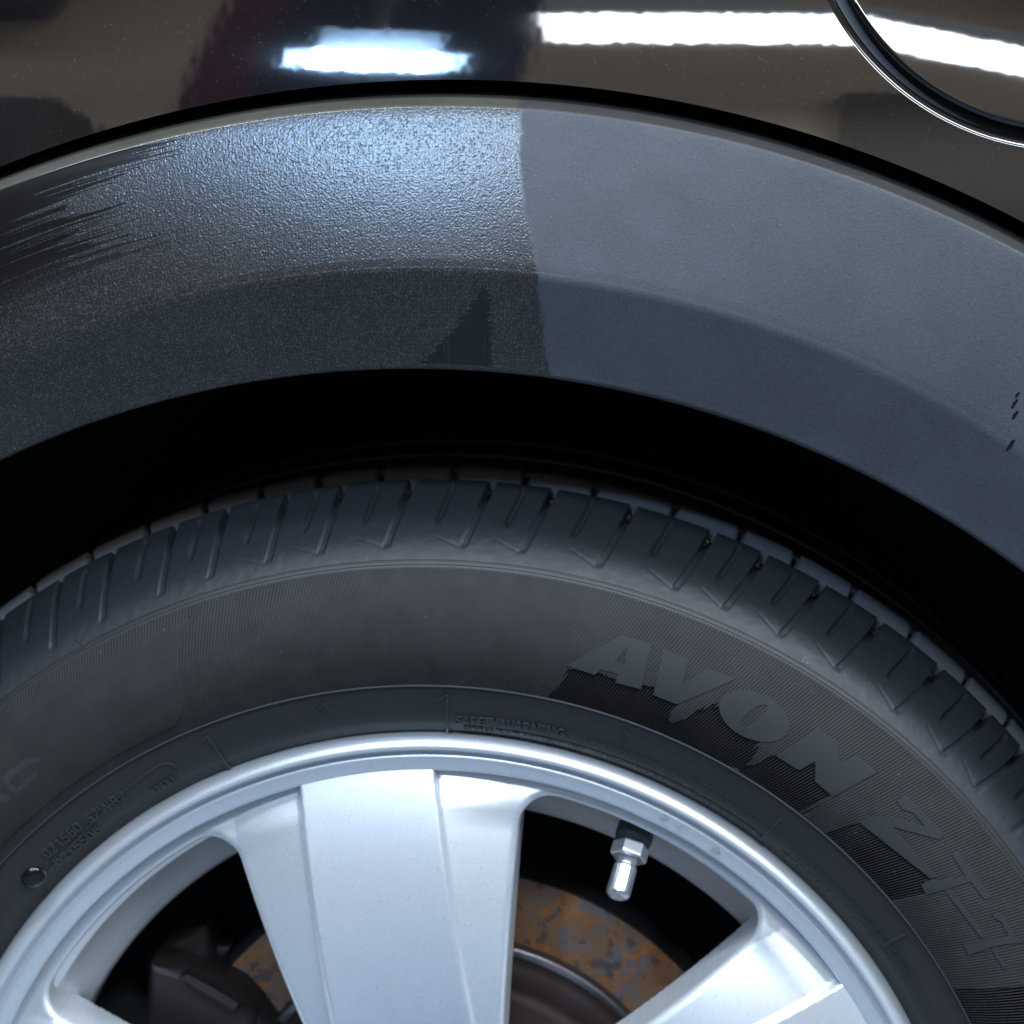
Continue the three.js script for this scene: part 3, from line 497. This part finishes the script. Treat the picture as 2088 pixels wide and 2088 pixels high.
{ // small raised print on the bead band
  const font = await new FontLoader().loadAsync('fonts/droid/droid_sans_bold.typeface.json');
  function print(text, from, to, h, film, depth = h > 0.003 ? 0.0009 : 0.0005) {
    const a = onTyre(...from), b = onTyre(...to);
    const g = new TextGeometry(text, { font, size: h, depth: depth, curveSegments: 2, bevelEnabled: false });
    g.computeBoundingBox(); const w = g.boundingBox.max.x, P = g.attributes.position;
    for (let i = 0; i < P.count; i++) { const t = P.getX(i) / w, r = lerp(a.r, b.r, t) + P.getY(i), th = lerp(a.th, b.th, t); const q = sw(th, r, -0.0011 + P.getZ(i)); P.setXYZ(i, ...q); }
    g.computeVertexNormals(); for (let k = 0; k < 1; k++) if (film) { const fr = 0.0002, n = 60; put('dressing_residue', grid(n, 4, (i, j) => { const t = lerp(film[0], film[1], i / n), r = lerp(a.r, b.r, t) + lerp(-fr, h + fr, j / 4) * sstep(0, 0.04, i / n) * sstep(1, 0.96, i / n) + h / 2 * (1 - sstep(0, 0.04, i / n) * sstep(1, 0.96, i / n)), th = lerp(a.th, b.th, t); return sw(th, r, -0.00085); }), M.residue, wheel, 'dark shiny dressing left round the small print'); }
    put('raised_print', g, M.rubberText, wheel, 'small raised print on the tyre bead');
  }
  print('SAFETY WARNING.', [928, 1477], [1155, 1506], 0.0038, [0.48, 1.02]);
  print('SERIOUS INJURY MAY RESULT FROM TIRE FAILURE DUE TO UNDERINFLATION OVERLOADING', [945, 1490], [1548, 1712], 0.0019, [0.1, 1]);
  print('SERIOUS INJURY MAY RESULT FROM EXPLOSION OF TIRE', [1185, 1512], [1565, 1690], 0.0021, [0, 0.62]);
  print('NEVER EXCEED MAXIMUM PRESSURE TO SEAT BEADS', [1600, 1733], [1850, 1985], 0.0019, [0.2, 1]);
  print('ONLY SPECIALLY TRAINED PERSONS', [1588, 1742], [1838, 2000], 0.0019, [0, 1]);
  print('021560  S2WR2', [99, 1753], [262, 1628], 0.0046);
  print('0215506', [122, 1768], [212, 1695], 0.0042);
  print('MAX1', [316, 1622], [360, 1593], 0.0034);
}

{ // alloy rim: lip, groove, outer ring, step, and the barrel behind
  const lip = smoothProfile([[0.2060, -0.0120], [0.2138, -0.0072], [0.2152, -0.0046], [0.2144, -0.0024], [0.2122, -0.0002], [0.2103, 0.0010], [0.2090, 0.0008], [0.2081, -0.0012], [0.2074, -0.0036], [0.2064, -0.0036]], 70);
  const ring = smoothProfile([[0.2064, -0.0036], [0.2054, -0.0026], [0.2034, -0.0024], [0.2012, -0.0028], [0.2000, -0.0031], [0.1991, -0.0037], [0.1987, -0.0050], [0.1986, -0.0075]], 40);
  const back = [[0.1986, -0.0075], [0.1990, -0.016], [0.1900, -0.0200], [0.1885, -0.0240], [0.1850, -0.0300], [0.1790, -0.0375], [0.1750, -0.0410], [0.1735, -0.0440], [0.1735, -0.0700], [0.1880, -0.0900], [0.1930, -0.1600], [0.2020, -0.1700], [0.2130, -0.1750]];
  put('rim', lathe([...lip, ...ring.slice(1), ...back.slice(1)], 720), M.silver, wheel, 'silver painted alloy rim ring and barrel');
}
{ // spokes: one fifth of the wheel disc by surface nets, cloned five times
  const Ro = 0.1925, RR = 0.0150, HALF = Math.PI / 5;
  const zFace = r => { const t = 0.1985 - r; return -0.0032 + 0.42 * t - 3.2 * t * t; };
  const wHalf = y => 0.0277 + 0.004 * (0.2 - y) * 0.1;
  const eHalf = y => 0.0430 + (y - 0.1) * 0.22;
  const rmax = (a, b, k) => Math.min(-k, Math.max(a, b)) + Math.hypot(Math.max(k + a, 0), Math.max(k + b, 0));
  const smax = (a, b, k) => { const h = Math.max(k - Math.abs(a - b), 0) / k; return Math.max(a, b) + h * h * k * 0.25; };
  const front = (r, ph) => {
    const x = Math.abs(r * Math.sin(ph)), y = r * Math.cos(ph), w = wHalf(y), d = x - w;
    const zf = zFace(r), step = 0.0022 * sstep(-0.0010, 0.0024, d);
    const dd = clamp(d, 0, 0.03), fl = (0.20 * dd + 2.2 * dd * dd) * lerp(1, 0.35, sstep(0.176, 0.197, r));
    const top = 0.0034 * sstep(0.184, 0.1985, r) * sstep(-0.0002, 0.0010, d);
    return zf - step - fl - top;
  };
  const op = (r, ph) => {  // < 0 inside the window
    const x = Math.abs(r * Math.sin(ph)), y = r * Math.cos(ph);
    let q = rmax(-(x - eHalf(y)), r - Ro, RR); q = rmax(q, 0.075 - r, 0.01); return q;
  };
  const f = (r, ph, z) => {
    const zf = front(r, ph), s1 = (z - zf) * 0.95, o = -op(r, ph), s2 = (zf - 0.030 - z);
    return Math.max(rmax(s1, o, 0.0035), s2);
  };
  const nr = 152, na = 232, nz = 58, r0 = 0.045, r1 = 0.2010, z0 = -0.056, z1 = 0.016;
  const rr = i => lerp(r0, r1, i / nr), DA = HALF / (na - 1), pp = j => lerp(-HALF - DA, HALF + DA, j / na), zz = k => lerp(z0, z1, k / nz);
  const S = new Float32Array((nr + 1) * (na + 1) * (nz + 1)), id = (i, j, k) => (i * (na + 1) + j) * (nz + 1) + k;
  for (let i = 0; i <= nr; i++) for (let j = 0; j <= na; j++) { const r = rr(i), ph = pp(j), zf = front(r, ph), o = -op(r, ph); for (let k = 0; k <= nz; k++) { const z = zz(k); S[id(i, j, k)] = Math.max(rmax((z - zf) * 0.95, o, 0.0035), zf - 0.030 - z); } }
  const vid = new Int32Array((nr) * (na) * (nz)).fill(-1), P = [], N = [], I = [], UVS = [];
  const cid = (i, j, k) => (i * na + j) * nz + k;
  for (let i = 0; i < nr; i++) for (let j = 0; j < na; j++) for (let k = 0; k < nz; k++) {
    let m = 0; const v = []; for (let c = 0; c < 8; c++) { const q = S[id(i + (c & 1), j + (c >> 1 & 1), k + (c >> 2))]; v.push(q); if (q < 0) m |= 1 << c; }
    if (m === 0 || m === 255) continue;
    let sx = 0, sy = 0, sz = 0, n = 0;
    for (let a = 0; a < 8; a++) for (const bit of [1, 2, 4]) if (!(a & bit)) { const b = a | bit; if ((v[a] < 0) !== (v[b] < 0)) { const t = v[a] / (v[a] - v[b]); sx += (a & 1) + (bit === 1 ? t : 0); sy += (a >> 1 & 1) + (bit === 2 ? t : 0); sz += (a >> 2) + (bit === 4 ? t : 0); n++; } }
    let r = lerp(r0, r1, (i + sx / n) / nr), ph = lerp(-HALF - DA, HALF + DA, (j + sy / n) / na), z = lerp(z0, z1, (k + sz / n) / nz), G;
    for (let it = 0; it < 3; it++) { const e = 2e-4, c = f(r, ph, z); G = [(f(r + e, ph, z) - f(r - e, ph, z)) / (2 * e), (f(r, ph + e / r, z) - f(r, ph - e / r, z)) / (2 * e), (f(r, ph, z + e) - f(r, ph, z - e)) / (2 * e)]; const l2 = G[0] ** 2 + G[1] ** 2 + G[2] ** 2 + 1e-9, q = clamp(c / l2, -0.0008, 0.0008); if (it < 2) { r -= q * G[0]; ph -= q * G[1] / r; z -= q * G[2]; if (j === 0 || j === na - 1) { } } }
    vid[cid(i, j, k)] = P.length / 3; const s = Math.sin(ph), c = Math.cos(ph), l = Math.hypot(...G) || 1;
    P.push(r * s, r * c, z); UVS.push(r * s * 5, r * c * 5); N.push((G[0] * s + G[1] * c) / l, (G[0] * c - G[1] * s) / l, G[2] / l);
  }
  const quad = (a, b, c, d, fl) => { if (a < 0 || b < 0 || c < 0 || d < 0) return; if (!fl) I.push(a, b, c, a, c, d); else I.push(a, c, b, a, d, c); };
  for (let i = 1; i < nr; i++) for (let j = 1; j < na; j++) for (let k = 1; k < nz; k++) {
    const s = S[id(i, j, k)] < 0;
    if ((S[id(i + 1, j, k)] < 0) !== s) quad(vid[cid(i, j - 1, k - 1)], vid[cid(i, j, k - 1)], vid[cid(i, j, k)], vid[cid(i, j - 1, k)], s);
    if ((S[id(i, j + 1, k)] < 0) !== s) quad(vid[cid(i - 1, j, k - 1)], vid[cid(i - 1, j, k)], vid[cid(i, j, k)], vid[cid(i, j, k - 1)], s);
    if ((S[id(i, j, k + 1)] < 0) !== s) quad(vid[cid(i - 1, j - 1, k)], vid[cid(i, j - 1, k)], vid[cid(i, j, k)], vid[cid(i - 1, j, k)], s);
  }
  const g = new THREE.BufferGeometry(); g.setAttribute('position', new THREE.Float32BufferAttribute(P, 3)); g.setAttribute('normal', new THREE.Float32BufferAttribute(N, 3)); g.setAttribute('uv', new THREE.Float32BufferAttribute(UVS, 2)); g.setIndex(I);
  for (let k = 0; k < 5; k++) { const m = put('spoke', g, M.silver, wheel); m.rotation.z = -(-8.6 + 72 * k) * Math.PI / 180; }
}

{ // valve stem: grommet, hex nut, cap
  const a = onSurf(1296, 1694, () => -0.026).sub(V(0, HUB, 0)), b = onSurf(1258, 1830, () => -0.006).sub(V(0, HUB, 0));
  const ax = b.clone().sub(a), L = ax.length(), q = new THREE.Quaternion().setFromUnitVectors(V(0, 1, 0), ax.clone().normalize());
  const place = g => { g.applyQuaternion(q); g.translate(a.x, a.y, a.z); return g; };
  const lt = pts => new THREE.LatheGeometry(pts.map(p => new THREE.Vector2(p[0], p[1])), 32);
  put('valve_grommet', place(lt([[0.0001, -0.004], [0.0075, -0.004], [0.0078, 0.003], [0.0070, 0.0065], [0.0001, 0.0066]])), M.valveRubber, wheel, 'dark valve base');
  const hex = new THREE.Shape(Array.from({ length: 6 }, (_, i) => new THREE.Vector2(0.0068 * Math.cos(i * Math.PI / 3 + 0.25), 0.0068 * Math.sin(i * Math.PI / 3 + 0.25))));
  const hg = new THREE.ExtrudeGeometry(hex, { depth: 0.0045, bevelEnabled: true, bevelSize: 0.0008, bevelThickness: 0.0009, bevelSegments: 3 }).rotateX(-Math.PI / 2).translate(0, 0.0075, 0);
  put('valve_nut', place(hg), M.chrome, wheel, 'bright metal hex nut of the valve');
  put('valve_neck', place(lt([[0.0001, 0.012], [0.0041, 0.012], [0.0041, 0.0165], [0.0043, 0.017], [0.0001, 0.017]])), M.chrome, wheel);
  const cap = lt([[0.0001, 0.0165], [0.0047, 0.0165], [0.0049, 0.0175], [0.0049, L - 0.0022], [0.0044, L - 0.0008], [0.0032, L], [0.0024, L + 0.0001], [0.0022, L - 0.0006], [0.0001, L - 0.0006]]);
  { const P = cap.attributes.position; for (let i = 0; i < P.count; i++) { const y = P.getY(i), r = Math.hypot(P.getX(i), P.getZ(i)); if (r > 0.0035 && y > L - 0.006) { const t = Math.atan2(P.getZ(i), P.getX(i)), s = 1 + 0.06 * Math.cos(16 * t); P.setX(i, P.getX(i) * s); P.setZ(i, P.getZ(i) * s); } } cap.computeVertexNormals(); }
  put('valve_cap', place(cap), M.chrome, wheel, 'knurled metal valve cap');
}

// ------------------------------------------------------------------ brake
{
  const RD = 0.131, zD = -0.08, S = 1024;
  const rust = tex(S, S, (x, y) => {
    const u = x / S * 0.27 * 1000, v = y / S * 0.27 * 1000;                     // mm on the disc
    const a = fbm(u / 9, v / 9, 5), b = fbm(u / 5 + 40, v / 5, 4), c = Math.abs(fbm(u / 8 + 90, v / 8 + 3, 4) - 0.5), d = fbm(u / 2.2, v / 2.2 + 70, 3);
    let k = [0.16, 0.14, 0.138];
    const rr = Math.hypot(u - 135, v - 135), ring = vnoise(rr * 1.1, 3.3); const film = 0.95 * sstep(0.22, 0.52, a + 0.12 * (ring - 0.5)); k = k.map((q, i) => lerp(q, [0.235, 0.118, 0.055][i], film));
    const dark = sstep(0.55, 0.75, b); k = k.map((q, i) => lerp(q, [0.05, 0.045, 0.05][i], 0.7 * dark));
    const vein = 0.75 * sstep(0.055, 0.012, c) * sstep(0.45, 0.6, fbm(u / 14 + 7, v / 14, 3)) + 0.9 * sstep(0.70, 0.78, d) * sstep(0.4, 0.5, a); k = k.map((q, i) => lerp(q, [0.42, 0.135, 0.025][i], clamp(vein)));
    return k.map(toS);
  }, true);
  const disc = new THREE.Group(); disc.name = 'brake_disc'; disc.position.set(0, HUB, 0); disc.userData.label = 'rusty brake disc behind the spokes'; car.add(disc);
  const hat = onSurf(1140, 1977, () => -0.072), RH = Math.hypot(hat.x, hat.y - HUB);
  const rustM = std({ map: rust, roughness: 0.75, metalness: 0.15 });
  put('friction_ring', grid(240, 12, (i, j) => { const t = i / 120 * Math.PI, r = lerp(RH - 0.004, RD, j / 12); return [r * Math.sin(t), r * Math.cos(t), zD]; }, (i, j) => { const t = i / 120 * Math.PI, r = lerp(RH - 0.004, RD, j / 12); return [0.5 + r * Math.sin(t) / 0.27, 0.5 + r * Math.cos(t) / 0.27]; }), rustM, disc, 'rust mottled friction face');
  put('disc_edge', lathe([[RD, zD], [RD + 0.0012, zD - 0.001], [RD + 0.0035, zD - 0.010], [RD + 0.0035, zD - 0.022], [0.05, zD - 0.022]], 240), M.castIron, disc, 'dark outer edge of the brake disc');
  put('disc_hat_rim', lathe([[RH + 0.0015, zD + 0.0002], [RH + 0.0012, zD + 0.004], [RH - 0.0006, zD + 0.0052], [RH - 0.003, zD + 0.0048]], 240), M.wornSteel, disc, 'bright worn edge of the disc hat');
  put('disc_hat', lathe([[RH - 0.003, zD + 0.0048], [RH - 0.010, zD + 0.0035], [RH - 0.013, zD + 0.014], [RH - 0.018, zD + 0.020], [0.02, zD + 0.022]], 240), M.hat, disc, 'brown disc hat');
  // caliper with its bracket, left of the upright spoke
  const cal = new THREE.Group(); cal.name = 'brake_caliper'; cal.userData.label = 'dark brown cast brake caliper'; car.add(cal);
  const ex = (pts, z, depth, bev) => { const q = pts.map(p => onSurf(...p, () => z)); const g = new THREE.ExtrudeGeometry(new THREE.Shape(q.map(p => new THREE.Vector2(p.x, p.y))), { depth, bevelEnabled: true, bevelSize: bev, bevelThickness: bev, bevelSegments: 5, curveSegments: 8 }); g.translate(0, 0, z - depth - bev); return toCreasedNormals(g, 0.9); };
  put('caliper_body', ex([[318, 2035], [322, 1990], [360, 1998], [420, 2022], [470, 2050], [500, 2082], [500, 2180], [320, 2180], [312, 2080]], -0.050, 0.03, 0.004), M.castIron, cal);
  put('caliper_bridge', ex([[330, 1995], [365, 1998], [425, 2026], [478, 2058], [520, 2085], [560, 2140], [520, 2160], [470, 2100], [400, 2055], [325, 2030]], -0.056, 0.03, 0.003), M.castIron, cal);
  put('caliper_bracket', ex([[318, 1975], [345, 1945], [380, 1925], [405, 1915], [412, 1950], [405, 1985], [425, 2008], [360, 2000], [316, 2010]], -0.075, 0.03, 0.005), M.castIron, cal);
  put('caliper_rib', ex([[372, 1996], [380, 1993], [428, 2018], [480, 2050], [476, 2056], [424, 2026]], -0.041, 0.006, 0.0012), M.castIron, cal);
  put('caliper_pin', ex([[415, 1938], [455, 1942], [440, 1990], [425, 2005], [412, 1985]], -0.085, 0.02, 0.003), M.castIron, cal);
  put('suspension_arm', ex([[180, 2050], [300, 2056], [310, 2150], [180, 2150]], -0.10, 0.03, 0.006), std({ color: lin(0.02, 0.028, 0.032), roughness: 0.7 }), cal);
}

// ------------------------------------------------------------------ water drops
function drop(p, nrm, r, h, label, group, mat = M.water, name = 'water_drop') {
  const L = []; for (let k = 0; k <= 12; k++) { const a = k / 12 * Math.PI / 2; L.push(new THREE.Vector2(Math.max(1e-6, r * Math.cos(a)), h * Math.sin(a))); }
  L.unshift(new THREE.Vector2(1e-6, 0)); const g = new THREE.LatheGeometry(L, 28); g.applyQuaternion(new THREE.Quaternion().setFromUnitVectors(V(0, 1, 0), nrm)); g.translate(p.x, p.y, p.z);
  const m = put(name, g, mat, scene); m.userData = { label, category: name.replace('_', ' ') }; if (group) m.userData.group = group;
}
const zRing = () => -0.00245;
for (const [u, v, r] of [[1354, 1669, 8.5], [1386, 1686, 6.5], [1459, 1737, 10]]) { const p = onSurf(u, v, zRing); drop(p, V(0, 0, 1), r / 5200, r / 5200 * 0.75, 'clear water drop on the silver rim ring beside the valve', 'drops on the rim ring'); }
{ const q = onTyre(71, 1792), n = swN(q.r), p = V(...sw(q.th, q.r, -0.0011)).add(V(0, HUB, 0)); drop(p, V(n[0] * Math.sin(q.th), n[0] * Math.cos(q.th), n[1]), 0.0054, 0.0030, 'large round black glossy drop on the tyre bead below the code print', undefined, std({ color: lin(0.004), roughness: 0.06 }), 'dressing_drop'); }

for (const [u, v, r] of [[363, 1097, 4], [587, 1031, 5], [697, 1013, 5], [836, 1004, 6], [996, 1007, 7], [1127, 1022, 7], [1284, 1056, 7], [1440, 1106, 7], [1547, 1151, 7], [1662, 1210, 7], [1785, 1286, 7], [1900, 1375, 6]]) {
  const p = onSurf(u, v, () => -0.033), th = Math.atan2(p.x, p.y - HUB); drop(p, V(0.5 * Math.sin(th), 0.5 * Math.cos(th), 0.866), r / 5000, r / 5000 * 0.9, 'tiny clear water bead caught in a groove at the top of the tread', 'beads in the tread grooves');
}

renderer.render(scene, camera);
